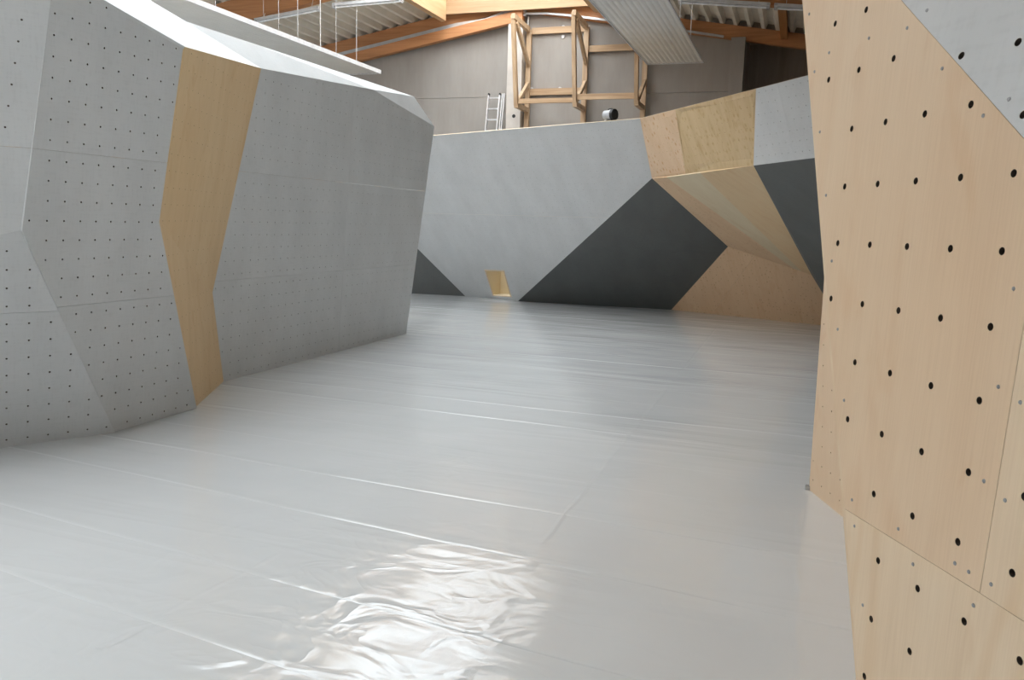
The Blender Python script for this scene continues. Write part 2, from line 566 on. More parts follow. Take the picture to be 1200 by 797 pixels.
# ------------------------------------------------------------------ floor and sheeting
floor = tag(obj('floor', box_bm(-17.2, 3.2, -7.2, 22.0, -0.35, -0.02), M['concrete']),
            'flat hall floor wrapped in white plastic sheeting between the climbing walls', 'floor', 'structure')
rnd = random.Random(4)
seams = [(-3.6, -0.10), (-2.85, -0.10), (-2.1, -0.11), (-1.35, -0.12), (-0.6, -0.12), (0.15, -0.12), (0.9, -0.12), (1.65, -0.12), (2.36, -0.115),
         (2.97, -0.108), (3.83, -0.095), (4.61, -0.055), (5.33, -0.02)]
y = 6.02
while y < 19.2:
    seams.append((y + rnd.uniform(-0.08, 0.08), rnd.uniform(-0.035, 0.01)))
    y += rnd.choice((0.68, 0.74, 0.8))
seams.append((19.3, 0.0))
X0, X1 = -14.0, 2.8
NX = 90
for i in range(len(seams) - 1):
    (ya, sa), (yb, sb) = seams[i], seams[i + 1]
    bm = bmesh.new()
    rows = []
    w = yb - ya
    # across the strip: a lapped, slightly rolled near edge on top of the strip before it
    prof = [(0.0, 0.0005), (0.003, 0.003), (0.012, 0.006), (0.03, 0.0058), (0.06, 0.004), (0.12, 0.0018), (0.35, 0.0006), (w - 0.1, 0.0004), (w + 0.04, 0.0002)]
    ph = rnd.uniform(0, 6)
    lift = 1.0 if i < 12 else rnd.choice((0.25, 0.4, 0.8))
    for t, z in prof:
        row = []
        for k in range(NX + 1):
            x = X0 + (X1 - X0) * k / NX
            yy = (ya + sa * x) + ((yb + sb * x) - (ya + sa * x)) * (t / w)
            wob = 0.006 * math.sin(1.7 * x + ph) + 0.004 * math.sin(4.3 * x + 2 * ph)
            amp = 0.55 + 0.45 * math.sin(1.1 * x + ph * 1.7) * math.sin(0.43 * x + ph)
            row.append(bm.verts.new((x, yy + wob, lift * z * (0.15 + 0.55 * amp) + 0.0002 * (i % 2))))
        rows.append(row)
    for a, b_ in zip(rows[:-1], rows[1:]):
        for k in range(NX):
            bm.faces.new((a[k], a[k + 1], b_[k + 1], b_[k]))
    obj('plastic_sheet', bm, M['sheet'], floor, smooth=True)
for (xa, ya), (xb, yb), wd in (((-1.24, 4.2), (-1.28, 15.9), 0.011), ((0.13, 2.5), (0.15, 5.6), 0.012), ((-2.6, 2.4), (-2.5, 3.5), 0.012), ((-1.1, 1.9), (-1.24, 4.2), 0.03)):
    bm = bmesh.new()
    n = 60
    for k in range(n + 1):
        t = k / n
        x = xa + (xb - xa) * t + 0.008 * math.sin(9 * t * (yb - ya))
        yy = ya + (yb - ya) * t
        h = 0.0024 + 0.0006 * math.sin(23 * t)
        r_ = [bm.verts.new((x + dx, yy, z)) for dx, z in ((-wd * 2, 0.001), (-wd * 0.6, h * 0.8), (0, h), (wd * 0.6, h * 0.8), (wd * 2, 0.001))]
        if k:
            for q in range(4):
                bm.faces.new((p_[q], p_[q + 1], r_[q + 1], r_[q]))
        p_ = r_
    obj('welded_seam', bm, M['sheet'], floor, smooth=True)

# ------------------------------------------------------------------ hall shell
RX, RZ, PITCH = -7.12, 7.35, 0.172


def roof_z(x):
    return RZ - PITCH * abs(x - RX)


XL, XR, YB, YG = -17.0, 3.0, -7.0, 20.0
SKL, SKR, SK0, SK1 = -8.8, -4.95, -5.0, 19.55      # skylight opening

gable = empty('wall_back', (RX, YG, 0), 'bare grey concrete gable wall with two columns under the rafters', 'wall', 'structure')
C1 = (-7.16, -6.78); C2 = (-1.76, -1.45)
backing = bmesh.new()
for x0, x1 in ((XL, C2[1]),):
    extrude_profile([(x0, -0.02), (x1, -0.02), (x1, roof_z(x1) + 0.35), (RX, RZ + 0.5), (x0, roof_z(x0) + 0.35)], YG + 0.03, YG + 0.25, bm=backing)
obj('backing_wall', backing, M['concrete_light'], gable)
ZJ = 4.975
for x0, x1 in ((XL, -12.7), (-12.69, C1[0]), (C1[1], C2[0])):
    obj('concrete_panel', box_bm(x0, x1, YG, YG + 0.03, 0, ZJ - 0.005), M['concrete'], gable)
    if x0 > -7:
        prof = [(x0, ZJ + 0.005), (x1, ZJ + 0.005), (x1, roof_z(x1)), (x0, roof_z(x0))]
    else:
        prof = [(x0, ZJ + 0.005), (x1, ZJ + 0.005), (x1, roof_z(x1)), (x0, roof_z(x0))]
    obj('concrete_panel', extrude_profile(prof, YG, YG + 0.03), M['concrete'], gable)
col1 = obj('column', box_bm(C1[0], C1[1], 19.68, YG, 0, 6.72), M['concrete_light'], gable)
col1['label'] = 'pale column under the ridge with a round black hole'
obj('round_hole', tube_bm((-6.95, 19.676, 4.45), (-6.95, 19.70, 4.45), 0.045, 16), M['black'], col1)
col2 = obj('column', box_bm(C2[0], C2[1], 19.68, YG + 0.25, 0, 6.12), M['concrete'], gable)
# dark bay right of the second column: a boarded recess
bm = bmesh.new()
k = 0
x = C2[1]
while x < XR:
    obj('dark_board', box_bm(x, min(x + 0.196, XR), 21.2 + 0.004 * (k % 2), 21.24, 0, roof_z(x) + 0.3), M['brown_wall'], gable)
    x += 0.2; k += 1
obj('recess_back', box_bm(C2[1] - 0.15, XR, 21.24, 21.3, 0, 7.0), M['brown_wall'], gable)
obj('recess_side', box_bm(C2[1] - 0.15, C2[1], YG + 0.25, 21.24, 0, 6.5), M['brown_wall'], gable)
obj('recess_roof', box_bm(C2[1] - 0.2, XR, YG - 0.05, 21.3, 6.25, 6.5), M['brown_wall'], gable)
for x, y, z in ((-5.83, 19.99, 6.61), (-5.83, 19.99, 6.38), (-5.86, 19.99, 5.14), (-6.60, 19.99, 5.15), (-6.62, 19.99, 6.5), (-4.22, 19.99, 4.90)):
    obj('fixing_plate', tube_bm((x, y - 0.02, z), (x, y + 0.01, z), 0.042, 12), M['white'], gable)

LW0, LW1 = 4.1, 5.3
wbm = box_bm(XL - 0.25, XL, YB, 21.5, -0.02, LW0)
box_bm(XL - 0.25, XL, YB, 21.5, LW1, roof_z(XL) + 0.3, wbm)
box_bm(XL - 0.25, XL, YB, 3.5, LW0, LW1, wbm)
box_bm(XL - 0.25, XL, 19.25, 21.5, LW0, LW1, wbm)
wl = obj('wall_left', wbm, M['concrete'])
tag(wl, 'plain concrete hall wall far behind the grey climbing wall', 'wall', 'structure')
fill_win4 = empty('fill_window_4', (XL, 11, LW0), 'added high window band for fill light in the hall wall behind the grey climbing wall', 'window', 'structure')  # unseen band, added to brighten the far floor and right-hand facets
for i in range(10):
    y = 3.5 + 1.75 * i
    obj('fill_window_post', box_bm(XL - 0.16, XL - 0.06, y - 0.04, y + 0.04, LW0, LW1), M['metal'], fill_win4)
    if i < 9:
        obj('pane', box_bm(XL - 0.115, XL - 0.105, y + 0.04, y + 1.71, LW0, LW1), M['glass'], fill_win4)
CW0, CW1 = 4.3, 4.95
wbm = box_bm(XR, XR + 0.25, YB, 21.5, -0.02, CW0)
box_bm(XR, XR + 0.25, YB, 21.5, CW1, roof_z(XR) + 0.6, wbm)
box_bm(XR, XR + 0.25, YB, -6, CW0, CW1, wbm)
box_bm(XR, XR + 0.25, 8, 21.5, CW0, CW1, wbm)
wr = obj('wall_right', wbm, M['concrete'])
tag(wr, 'plain concrete hall wall behind the plywood climbing wall', 'wall', 'structure')
wf = empty('wall_front', (RX, YB, 0), 'concrete hall wall behind the viewer with an added glazed opening', 'wall', 'structure')
ZW0, ZW1, WX0, WX1 = 0.3, 2.6, 0.6, 2.8
obj('wall_base', box_bm(XL, XR, YB - 0.25, YB, -0.02, ZW0), M['concrete'], wf)
obj('wall_head', extrude_profile([(XL, ZW1), (XR, ZW1), (XR, roof_z(XR) + 0.6), (RX, RZ + 0.9), (XL, roof_z(XL) + 0.6)], YB - 0.25, YB), M['concrete'], wf)
obj('wall_side', box_bm(XL, WX0, YB - 0.25, YB, ZW0, ZW1), M['concrete'], wf)
obj('wall_side', box_bm(WX1, XR, YB - 0.25, YB, ZW0, ZW1), M['concrete'], wf)
fill_win1 = empty('fill_window_1', (-0.2, YB, ZW0), 'added glazed opening for fill light in the hall wall behind the viewer', 'window', 'structure')  # unseen opening, added to let in fill light from behind the viewer
for i in range(3):
    x = WX0 + 1.1 * i
    obj('fill_window_post', box_bm(x - 0.04, x + 0.04, YB - 0.16, YB - 0.06, ZW0, ZW1), M['metal'], fill_win1)
    if i < 2:
        obj('pane', box_bm(x + 0.04, x + 1.06, YB - 0.115, YB - 0.105, ZW0, ZW1), M['glass'], fill_win1)
fill_win3 = empty('fill_window_3', (XR, 1.5, 3.9), 'added high window band for fill light in the hall wall behind the plywood climbing wall', 'window', 'structure')  # unseen band, added to throw fill light onto the left climbing wall
for i in range(9):
    y = -6 + 1.75 * i
    obj('fill_window_post', box_bm(XR + 0.06, XR + 0.16, y - 0.04, y + 0.04, CW0, CW1), M['metal'], fill_win3)
    if i < 8:
        obj('pane', box_bm(XR + 0.105, XR + 0.115, y + 0.04, y + 1.71, CW0, CW1), M['glass'], fill_win3)

# roof: trapezoidal deck on glulam rafters, ridge skylight
ceil = empty('ceiling', (RX, 7, RZ), 'pitched hall roof of beige trapezoidal sheets on glulam rafters', 'ceiling', 'structure')


def deck_profile(xa, n, sgn):
    pts = []
    p = 0.31
    for i in range(n):
        for dx, dz in ((0, 0), (0.075, 0), (0.125, 0.14), (0.26, 0.14)):
            x = xa + sgn * (i * p + dx)
            pts.append((x, roof_z(x) + dz))
    x = xa + sgn * n * p
    pts.append((x, roof_z(x)))
    return pts


for xa, sgn, nmax in ((SKL - 0.11, -1, 25.5), (SKR + 0.11, 1, 26.2)):
    done = 0
    while done < nmax - 0.5:
        n = int(min(3, nmax - done))
        if n < 1:
            break
        xs = xa + sgn * done * 0.31
        obj('roof_sheet', extrude_profile(deck_profile(xs, n, sgn), YB, YG + 0.02, closed=False), M['deck'], ceil)
        done += n
for x0, x1 in ((XL - 0.2, SKL - 0.11), (SKR + 0.11, XR + 0.2)):  # unseen slabs added over the deck to block light from the sky
    obj('light_block_slab', extrude_profile([(x0, roof_z(x0) + 0.15), (x1, roof_z(x1) + 0.15), (x1, roof_z(x1) + 0.35), (x0, roof_z(x0) + 0.35)], YB - 0.2, YG + 0.02), M['outer'], ceil)
obj('light_block_slab', box_bm(SKL - 0.3, SKR + 0.3, SK1 + 0.1, YG + 0.25, 7.45, 7.9), M['outer'], ceil)
obj('light_block_slab', box_bm(SKL - 0.3, SKR + 0.3, YB - 0.2, SK0, 7.4, 7.9), M['outer'], ceil)
obj('light_block_slab', extrude_profile([(C2[1] - 0.2, 6.5), (XR + 0.2, 6.5), (XR + 0.2, 6.9), (C2[1] - 0.2, 6.9)], YG, 21.6), M['outer'], ceil)


def rafter(y0, y1, dep, xa, xb):
    return extrude_profile([(xa, roof_z(xa)), (xb, roof_z(xb)), (xb, roof_z(xb) - dep), (xa, roof_z(xa) - dep)], y0, y1)


for sgn_x in ((XL, RX), (RX, XR)):
    obj('gable_rafter', rafter(19.84, 19.99, 0.31, *sgn_x), M['glulam_x'], ceil)
    for yr in (15.55, 11.1, 6.65, 2.2, -2.25):
        obj('rafter', rafter(yr, yr + 0.2, 0.52, *sgn_x), M['glulam_x'], ceil)
for ys in ((15.75, 19.84), (11.3, 15.55), (6.85, 11.1)):
    for xj in (-0.62, -13.6):
        obj('joist', extrude_profile([(xj - 0.075, roof_z(xj - 0.075)), (xj + 0.075, roof_z(xj + 0.075)), (xj + 0.075, roof_z(xj) - 0.17), (xj - 0.075, roof_z(xj) - 0.17)], *ys), M['glulam_y'], ceil)
# second beam under the cable tray, left half of the gable
lb = lambda x: 6.66 + 0.177 * (x + 7.27)
o = obj('lower_beam', extrude_profile([(-13.5, lb(-13.5)), (-6.80, lb(-6.80)), (-6.80, lb(-6.80) + 0.27), (-7.6, lb(-7.6) + 0.25), (-13.5, lb(-13.5) + 0.25)], 19.66, 19.84), M['glulam_x'], ceil)

sky = empty('window_2', (RX, 7, 7.6), 'long ridge skylight with fresh spruce curbs between the roof slopes', 'skylight', 'structure')
for xc, s in ((SKL, -1), (SKR, 1)):
    obj('curb_board', extrude_profile([(xc, 6.80), (xc + s * 0.06, 6.80), (xc + s * 0.06, 7.8), (xc, 7.8)], SK0, SK1), M['curb'], sky)
    obj('curb_edge', extrude_profile([(xc + s * 0.06, 6.80), (xc + s * 0.15, 6.79), (xc + s * 0.15, 7.2), (xc + s * 0.06, 7.2)], SK0, SK1 + 0.06), M['curb'], sky)
obj('end_board', box_bm(SKL, SKR, SK1, SK1 + 0.06, 6.96, 8.1), M['curb_x'], sky)
obj('end_board', box_bm(SKL, SKR, SK0 - 0.06, SK0, 7.03, 8.1), M['curb_x'], sky)
nb_ = 20
for i in range(nb_ + 1):
    y = SK0 + (SK1 - SK0) * i / nb_
    for xc in (SKL, SKR):
        obj('glazing_bar', beam_bm((xc, y, 7.8), (RX, y, 8.13), 0.05, 0.06), M['white'], sky)
        if i < nb_:
            y2 = SK0 + (SK1 - SK0) * (i + 1) / nb_
            bm = bmesh.new()
            vs = [bm.verts.new(p) for p in ((xc, y, 7.83), (xc, y2, 7.83), (RX, y2, 8.16), (RX, y, 8.16))]
            bm.faces.new(vs)
            obj('pane', bm, M['glass'], sky)
obj('ridge_bar', box_bm(RX - 0.04, RX + 0.04, SK0, SK1, 8.08, 8.16), M['white'], sky)

# ------------------------------------------------------------------ left climbing wall
A0 = V3((-5.559, 4.317, 0)); A1 = V3((-5.151, 5.012, 0)); A2 = V3((-5.188, 5.986, 0)); A3 = V3((-5.759, 7.103, 0)); A4 = V3((-5.764, 11.483, 0))
BM = V3((-4.999, 4.130, 1.647)); B0 = V3((-5.069, 4.032, 1.616)); CT0 = V3((-4.77, 4.30, 3.36)); WT = V3((-4.773, 5.511, 3.123)); WM = V3((-4.957, 5.370, 1.719))
DM = V3((-5.692, 6.878, 0.986)); DT = V3((-5.534, 7.532, 3.349)); D1 = V3((-5.526, 9.938, 3.511)); D2 = V3((-5.544, 11.946, 3.270))
T0 = V3((-5.645, 11.41, 3.648)); TP = V3((-5.745, 7.735, 3.645)); T1 = V3((-5.807, 6.726, 3.654)); T2 = V3((-5.91, 6.364, 3.767)); CT1 = V3((-4.775, 4.707, 3.278))
A0x = lerp(A1, A0, 3.2); B0x = lerp(BM, B0, 14.0); CTx = lerp(CT0, CT0 + (B0 - BM), 13.0)
lw = empty('climbing_wall', (-5.4, 7, 0), 'light grey faceted climbing wall crossed by one tan plywood stripe', 'climbing wall', 'thing')
C_ORG = (-4.8084, 4.3168, 3.0946)
Facet([A1, A2, WM, WT, CT0, BM]).build(M['grey'], lw, C_ORG, joints=(2.198, 1.09))
Facet([A0x, A1, BM, B0x]).build(M['grey'], lw, (-5.242, 4.179, 0.979), joints=(1.06,), skew=0.0)
Facet([B0x, BM, CT0, CTx]).build(M['grey'], lw, (-4.901, 4.144, 3.018), joints=(2.2,), skew=0.18, margin=0.10)
Facet([WT, WM, DM, DT]).build(M['stripe'], lw, (-4.95, 5.75, 2.97), r=0.0052, hole_mat=M['hole_wood'], label='tan plywood stripe, upper half')
Facet([WM, A2, A3, DM]).build(M['stripe'], lw, (-5.15, 5.95, 1.30), r=0.0052, hole_mat=M['hole_wood'], label='tan plywood stripe, lower half')
Facet([DM, A3, A4, D2, D1, DT]).build(M['grey'], lw, (-5.58, 7.62, 2.97), r=0.0065, hole_mat=M['hole_grey'],
                                      joints=(2.25, 1.1, ((-5.6, 9.45, 0), (-5.5, 9.45, 3))), label=None)
Facet([WT, DT, T2, CT1], face_to=(-5, 5, 9)).build(M['grey'], lw, label='brightly lit white capping facet')
Facet([CT1, CT0, lerp(T2, T2 + V3((0.1, -1.6, 0.35)), 1), T2], face_to=(-5, 5, 9)).build(M['grey'], lw)
Facet([DT, D1, TP, T1, T2], face_to=(0, 7, 5)).build(M['grey'], lw, edge='top')
Facet([D1, T0, TP], face_to=(0, 7, 5)).build(M['grey'], lw, edge='top')
Facet([D1, D2, T0], face_to=(0, 9, 5)).build(M['grey'], lw)
# far return of the wall and its back
Facet([A4, (-7.6, 12.0, 0), (-7.4, 12.2, 3.2), D2], face_to=(-6, 16, 2)).build(M['grey'], lw)
Facet([D2, (-7.4, 12.2, 3.2), T0], face_to=(-6, 16, 5)).build(M['grey'], lw)
for yp in (5.2, 7.4, 9.6, 11.6):
    obj('back_post', box_bm(-7.5, -7.4, yp, yp + 0.1, -0.02, 3.3), M['timber'], lw)
    obj('back_brace', beam_bm((-7.45, yp + 0.05, 0.4), (-6.0, yp + 0.05, 3.0), 0.06, 0.1), M['timber'], lw)

# ------------------------------------------------------------------ back climbing wall
F1 = V3((-7.51, 18.11, 0)); F2 = V3((-6.01, 17.69, 0)); F3 = V3((-2.51, 17.97, 0)); F4 = V3((0.53, 16.79, 0)); F0 = V3((-8.83, 17.93, 0))
G0 = V3((-2.653, 13.897, 3.6)); ET = V3((-7.098, 15.219, 3.489)); LIP = V3((-2.52, 14.611, 2.656)); G1 = V3((-0.658, 11.344, 3.63)); G2 = V3((-0.655, 11.979, 2.693))
H1 = V3((-0.017, 10.5, 3.636)); H2 = V3((0.131, 10.934, 2.713)); FK = V3((-1.255, 16.213, 1.469)); IK = V3((0.3, 16.007, 1.012)); JK = V3((0.49, 16.182, 0.725))
MT = V3((-8.495, 17.501, 1.109)); S1_ = V3((-2.158, 13.95, 2.634)); S2_ = V3((-0.023, 16.051, 1.106))
ETx = lerp(G0, ET, 1.5); MTx = lerp(F1, MT, 1.9); H1x = lerp(G1, H1, 2.2); H2x = lerp(G2, H2, 2.2); JE = V3((0.965, 16.62, 0)); F0x = lerp(F1, F0, 2.2)
bw = empty('climbing_wall', (-3, 16, 0), 'overhanging back climbing wall in grey, charcoal and bare plywood with a cave', 'climbing wall', 'thing')
hatch_pts = [(-6.705, 17.325, 0.706), (-6.191, 17.173, 0.718), (-6.168, 17.656, 0.103), (-6.668, 17.803, 0.093)]
Facet([F1, F2, LIP, G0, ETx, MTx]).build(M['grey'], bw, (-2.621, 13.159 + 0.9, 3.316), r=0.0065, hole_mat=M['hole_grey'], skew=0.0, cut=hatch_pts,
                                        joints=(1.95,), edge='top')
Facet([F1, MTx, F0x]).build(M['dark'], bw, label='charcoal grey triangle near the floor')
Facet([F2, F3, FK, LIP]).build(M['dark'], bw, joints=(1.35,), label='large charcoal grey overhang')
GJ = (lerp(G0, G1, 0.36), lerp(LIP, G2, 0.385))
Facet([G0, LIP, GJ[1], GJ[0]]).build(M['knotty'], bw, (-2.4, 13.9, 3.3), r=0.006, hole_mat=M['hole_wood'], edge='top', label='pale plywood with orange specks')
Facet([GJ[0], GJ[1], G2, G1]).build(M['blotchy'], bw, (-1.9, 13.2, 3.3), r=0.006, hole_mat=M['hole_wood'], edge='top', label='yellowish blotched plywood')
Facet([G1, G2, H2x, H1x]).build(M['grey'], bw, (-0.614, 11.323, 3.576), r=0.0068, hole_mat=M['hole_grey'],
                                joints=(((-0.39, 10.98, 3.5), (-0.10, 11.26, 2.75)),), edge='top')
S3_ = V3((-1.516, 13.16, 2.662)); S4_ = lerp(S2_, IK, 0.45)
Facet([LIP, S1_, S2_, FK], face_to=(-2, 12, -2)).build(M['cave_low'], bw, label='brown plywood strip under the cave roof')
Facet([S1_, S3_, S4_, S2_], face_to=(-2, 12, -2)).build(M['cave_bounce'], bw, label='plywood strip of the cave roof, painted paler for floor-reflected light')
Facet([S3_, G2, IK, S4_], face_to=(-2, 12, -2)).build(M['cave'], bw, label='honey plywood of the cave roof')
Facet([G2, H2x, JE], face_to=(-2, 10, -2)).build(M['dark'], bw, label='charcoal grey overhang beside the cave roof')
Facet([G2, JE, IK], face_to=(-2, 10, -2)).build(M['dark'], bw)
Facet([F3, F4, JE, IK, S2_, FK]).build(M['cave_low'], bw, joints=(((-1.6, 17.6, 0), (-0.75, 16.15, 1.3)),), label='brown plywood at the cave foot')
# ledge behind the top edge, carried on posts (out of sight from the mat)
obj('top_ledge', extrude_profile([(-8.5, 3.42), (-2.6, 3.57), (-2.6, 3.60), (-8.5, 3.45)], 15.75, 16.4), M['ply_edge'], bw)
bm = bmesh.new()
vs = [G0 + V3((-0.9, 0.30, -0.025)), G0 + V3((0.02, 0.02, 0.0)), G0 + V3((0.1, 0.75, 0.0)), G0 + V3((-0.9, 1.0, -0.025))]
bm_hexa(bm, [v - V3((0, 0, 0.03)) for v in vs] + vs)
obj('top_ledge', bm, M['ply_edge'], bw)
for x, y in ((-8.0, 18.6), (-5.5, 18.6), (-3.0, 18.6), (-0.5, 18.0)):
    obj('back_post', box_bm(x, x + 0.12, y, y + 0.12, -0.02, 3.4), M['timber'], bw)
    obj('back_brace', beam_bm((x + 0.06, y + 0.06, 3.3), (x + 0.06, y - 1.6, 3.3), 0.06, 0.12), M['timber'], bw)
# hatch: a plywood box let into the wall near its foot
hb = empty('hatch_box', (-6.43, 17.9, 0.1)); hb.parent = bw; hb.matrix_parent_inverse = bw.matrix_world.inverted()
hL, hR = -6.69, -6.175
ha = [V3(p) for p in hatch_pts]


def quad(name, pts, mat, parent, th):
    bm = bmesh.new()
    t = V3(th)
    bm_hexa(bm, [V3(p) for p in pts] + [V3(p) + t for p in pts])
    bmesh.ops.recalc_face_normals(bm, faces=bm.faces)
    return obj(name, bm, mat, parent)


YH = 18.33
quad('side_board', [ha[0], ha[3], (hL, YH, 0.09), (hL, YH, 0.70)], M['hatch'], hb, (-0.018, 0, 0))
quad('side_board', [ha[1], ha[2], (hR, YH, 0.10), (hR, YH, 0.71)], M['hatch'], hb, (0.018, 0, 0))
quad('back_board', [(hL, YH, 0.08), (hR, YH, 0.08), (hR, YH, 0.72), (hL, YH, 0.72)], M['hatch'], hb, (0, 0.018, 0))
quad('bottom_board', [ha[3], ha[2], (hR, YH, 0.10), (hL, YH, 0.09)], M['hatch'], hb, (0, 0, -0.018))
for a, b_ in ((0, 1), (1, 2), (2, 3), (3, 0)):
    d = (ha[b_] - ha[a]).normalized() * 0.012
    obj('hatch_trim', beam_bm(ha[a] - d, ha[b_] + d, 0.03, 0.02, up=(0.2, 0.76, 0.6)), M['ply_edge'], hb)

# ------------------------------------------------------------------ right climbing wall
UP_ = V3((0.4584, -0.8888, 0.0)).normalized()
P3 = V3((0.156, 2.018, 1.147)); PN = V3((0.366, 1.615, 1.152)); EM = V3((0.393, 1.614, 1.92)); APX = V3((-0.092, 2.615, 2.81)); LF = V3((0.32, 1.667, 0.0))
EL = V3((0.55, 1.289, 1.63)); NR = PN + UP_ * 1.25; NU = V3((0.955, 0.506, 1.63)); LR = LF + UP_ * 2.0; LTR = P3 + UP_ * 1.95
WA = V3((0.033, 2.70, 3.6)); WB = V3((0.862, 1.504, 3.6))
rw = empty('climbing_wall', (0.6, 2.5, 0), 'bare birch plywood climbing wall close by, with large bolt holes', 'climbing wall', 'thing')
NPL = V3((-0.888, -0.458, 0.033)).normalized()
nut_me = None


def nut_mesh():
    """T-nut seen through its drilled hole: a dark lined barrel with a bright flange deep inside."""
    bm = bmesh.new()
    n = 10
    rings = []
    for r, z in ((0.0076, -0.0005), (0.0076, -0.012), (0.0056, -0.0125), (0.0056, -0.022)):
        rings.append([bm.verts.new((r * math.cos(i * 2 * math.pi / n), r * math.sin(i * 2 * math.pi / n), z)) for i in range(n)])
    for k, (a, b_) in enumerate(zip(rings[:-1], rings[1:])):
        for i in range(n):
            f = bm.faces.new((a[i], b_[i], b_[(i + 1) % n], a[(i + 1) % n]))
            f.material_index = 1 if k == 1 else 0
    bm.faces.new(rings[-1])
    bmesh.ops.recalc_face_normals(bm, faces=bm.faces)
    me = bpy.data.meshes.new('t_nut')
    bm.to_mesh(me); bm.free()
    me.materials.append(M['hole']); me.materials.append(M['nut'])
    return me


def screw_mesh():
    bm = bmesh.new()
    bmesh.ops.create_cone(bm, cap_ends=True, segments=10, radius1=0.0042, radius2=0.0034, depth=0.0016)
    bmesh.ops.create_cone(bm, cap_ends=True, segments=6, radius1=0.0014, radius2=0.0014, depth=0.0006, matrix=Matrix.Translation((0, 0, 0.0009)))
    me = bpy.data.meshes.new('screw')
    bm.to_mesh(me); bm.free()
    me.materials.append(M['screw'])
    return me


nut_me, screw_me = nut_mesh(), screw_mesh()


def on_facet(fc, q, me, name, parent, k=0.0):
    o = bpy.data.objects.new(name, me)
    COL.objects.link(o)
    o.matrix_world = Matrix((fc.u, fc.v, fc.n)).transposed().to_4x4()
    o.matrix_world.translation = fc.to3(q, k)
    mw = o.matrix_world.copy()
    o.parent = parent
    o.matrix_parent_inverse = parent.matrix_world.inverted()
    o.matrix_world = mw
    return o


def near_sheet(pts, mat, holes, screws, label=None):
    fc = Facet(pts, face_to=(-1.5, 0.5, 1.8))
    hs = [fc.to2(h) if isinstance(h, V3) else h for h in holes]
    sc2 = [fc.to2(s_) for s_ in screws]
    hs = [h for h in hs if inside(h, fc.poly, 0.012) and all((h[0] - q[0]) ** 2 + (h[1] - q[1]) ** 2 > 0.0009 for q in sc2)]
    o = fc.sheet(fc.poly, mat, rw, hs, 0.0078, 10)
    for h in hs:
        on_facet(fc, h, nut_me, 't_nut', o)
    for s_ in screws:
        on_facet(fc, fc.to2(s_), screw_me, 'screw', o, 0.0006)
    if label:
        o['label'] = label
    return fc


def shrink(pts, g=0.0008):
    c_ = sum((V3(p) for p in pts), V3()) / len(pts)
    return [V3(p) + (c_ - V3(p)).normalized() * g for p in pts]


P_ORG, P_A, P_B = V3((0.1, 2.18, 1.913)), V3((0.0638, -0.1237, 0.0004)), V3((0.0045, 0.0011, 0.1388))
pgrid = lambda i0, i1, j0, j1, di=0.0: [P_ORG + P_A * (i + di) + P_B * j for i in range(i0, i1) for j in range(j0, j1)]
SC_P = [(-0.015, 2.438, 2.387), (0.041, 2.318, 2.26), (0.124, 2.158, 2.258), (0.192, 2.026, 2.248), (0.01, 2.377, 2.224), (0.252, 1.901, 2.138), (0.035, 2.317, 2.06),
        (0.313, 1.775, 2.027), (0.061, 2.254, 1.894), (0.086, 2.194, 1.729), (0.368, 1.646, 1.711), (0.111, 2.134, 1.564), (0.136, 2.074, 1.399), (0.362, 1.645, 1.533),
        (0.167, 1.996, 1.178), (0.25, 1.837, 1.177), (0.356, 1.643, 1.356), (0.349, 1.644, 1.178), (0.331, 1.678, 1.178)]
SC_N = [(0.387, 1.595, 1.517), (0.381, 1.593, 1.339), (0.375, 1.593, 1.18)]
SC_L = [(0.176, 1.976, 1.122), (0.276, 1.782, 1.124), (0.201, 1.916, 0.958), (0.358, 1.622, 1.123)]
SC_W = [(0.222, 1.979, 2.272), (0.343, 1.728, 2.05)]
near_sheet(shrink([P3, PN, EM, APX]), M['birch'], pgrid(-4, 5, -6, 7), SC_P)
near_sheet(shrink([PN, NR, NU, EL, EM]), M['birch_tile'], pgrid(5, 14, -6, 4), SC_N)
near_sheet(shrink([LF, LR, LTR, PN, P3]), M['birch_tile'], pgrid(-2, 16, -15, -5, 0.33), SC_L)
wfc = Facet([EM, EL, WB, WA, APX], face_to=(-1.5, 0.5, 1.8))
w0_ = V3((0.352, 1.751, 2.154))
wg = [w0_ + wfc.u * (0.13 * i - 0.054 * j) + wfc.v * 0.139 * j for i in range(-7, 9) for j in range(-6, 9)]
near_sheet(shrink([EM, EL, WB, WA, APX]), M['grey'], wg, SC_W, 'light grey painted panel')
Facet([EL, NU, (1.35, 0.6, 3.6), WB], face_to=(-1.5, 0.5, 1.8)).build(M['birch'], rw)
# return of the near section, and the section further along
Facet([LF, APX, (1.5, 3.5, 2.8)], face_to=(-1, 6, 1)).build(M['birch_tile'], rw)
Facet([LF, (1.5, 3.5, 2.8), (1.5, 3.3, 0)], face_to=(-1, 6, 1)).build(M['birch_tile'], rw)
Facet([APX, WA, (1.5, 3.5, 3.6), (1.5, 3.5, 2.8)], face_to=(-1, 6, 1)).build(M['grey'], rw)
Q0 = V3((0.212, 5.885, 0)); Q1 = V3((0.148, 5.34, 3.6)); QU = V3((0.369, -0.929, 0)).normalized()
Facet([Q0, Q1, Q1 + QU * 2.2, Q0 + QU * 2.6], face_to=(-3, 4, 1)).build(M['birch'], rw, (0.202, 5.66, 1.201), r=0.0055, hole_mat=M['hole_wood'])
Facet([Q0, Q1, (1.8, 6.5, 3.6), (1.8, 6.8, 0)], face_to=(0, 12, 1)).build(M['birch'], rw)
obj('corner_foot', box_bm(0.185, 0.225, 5.87, 5.91, 0.0, 0.03), M['metal'], rw)
for x, y in ((0.95, 2.35), (1.35, 1.6), (1.1, 5.4)):
    obj('back_post', box_bm(x, x + 0.1, y, y + 0.1, -0.02, 3.3), M['timber'], rw)

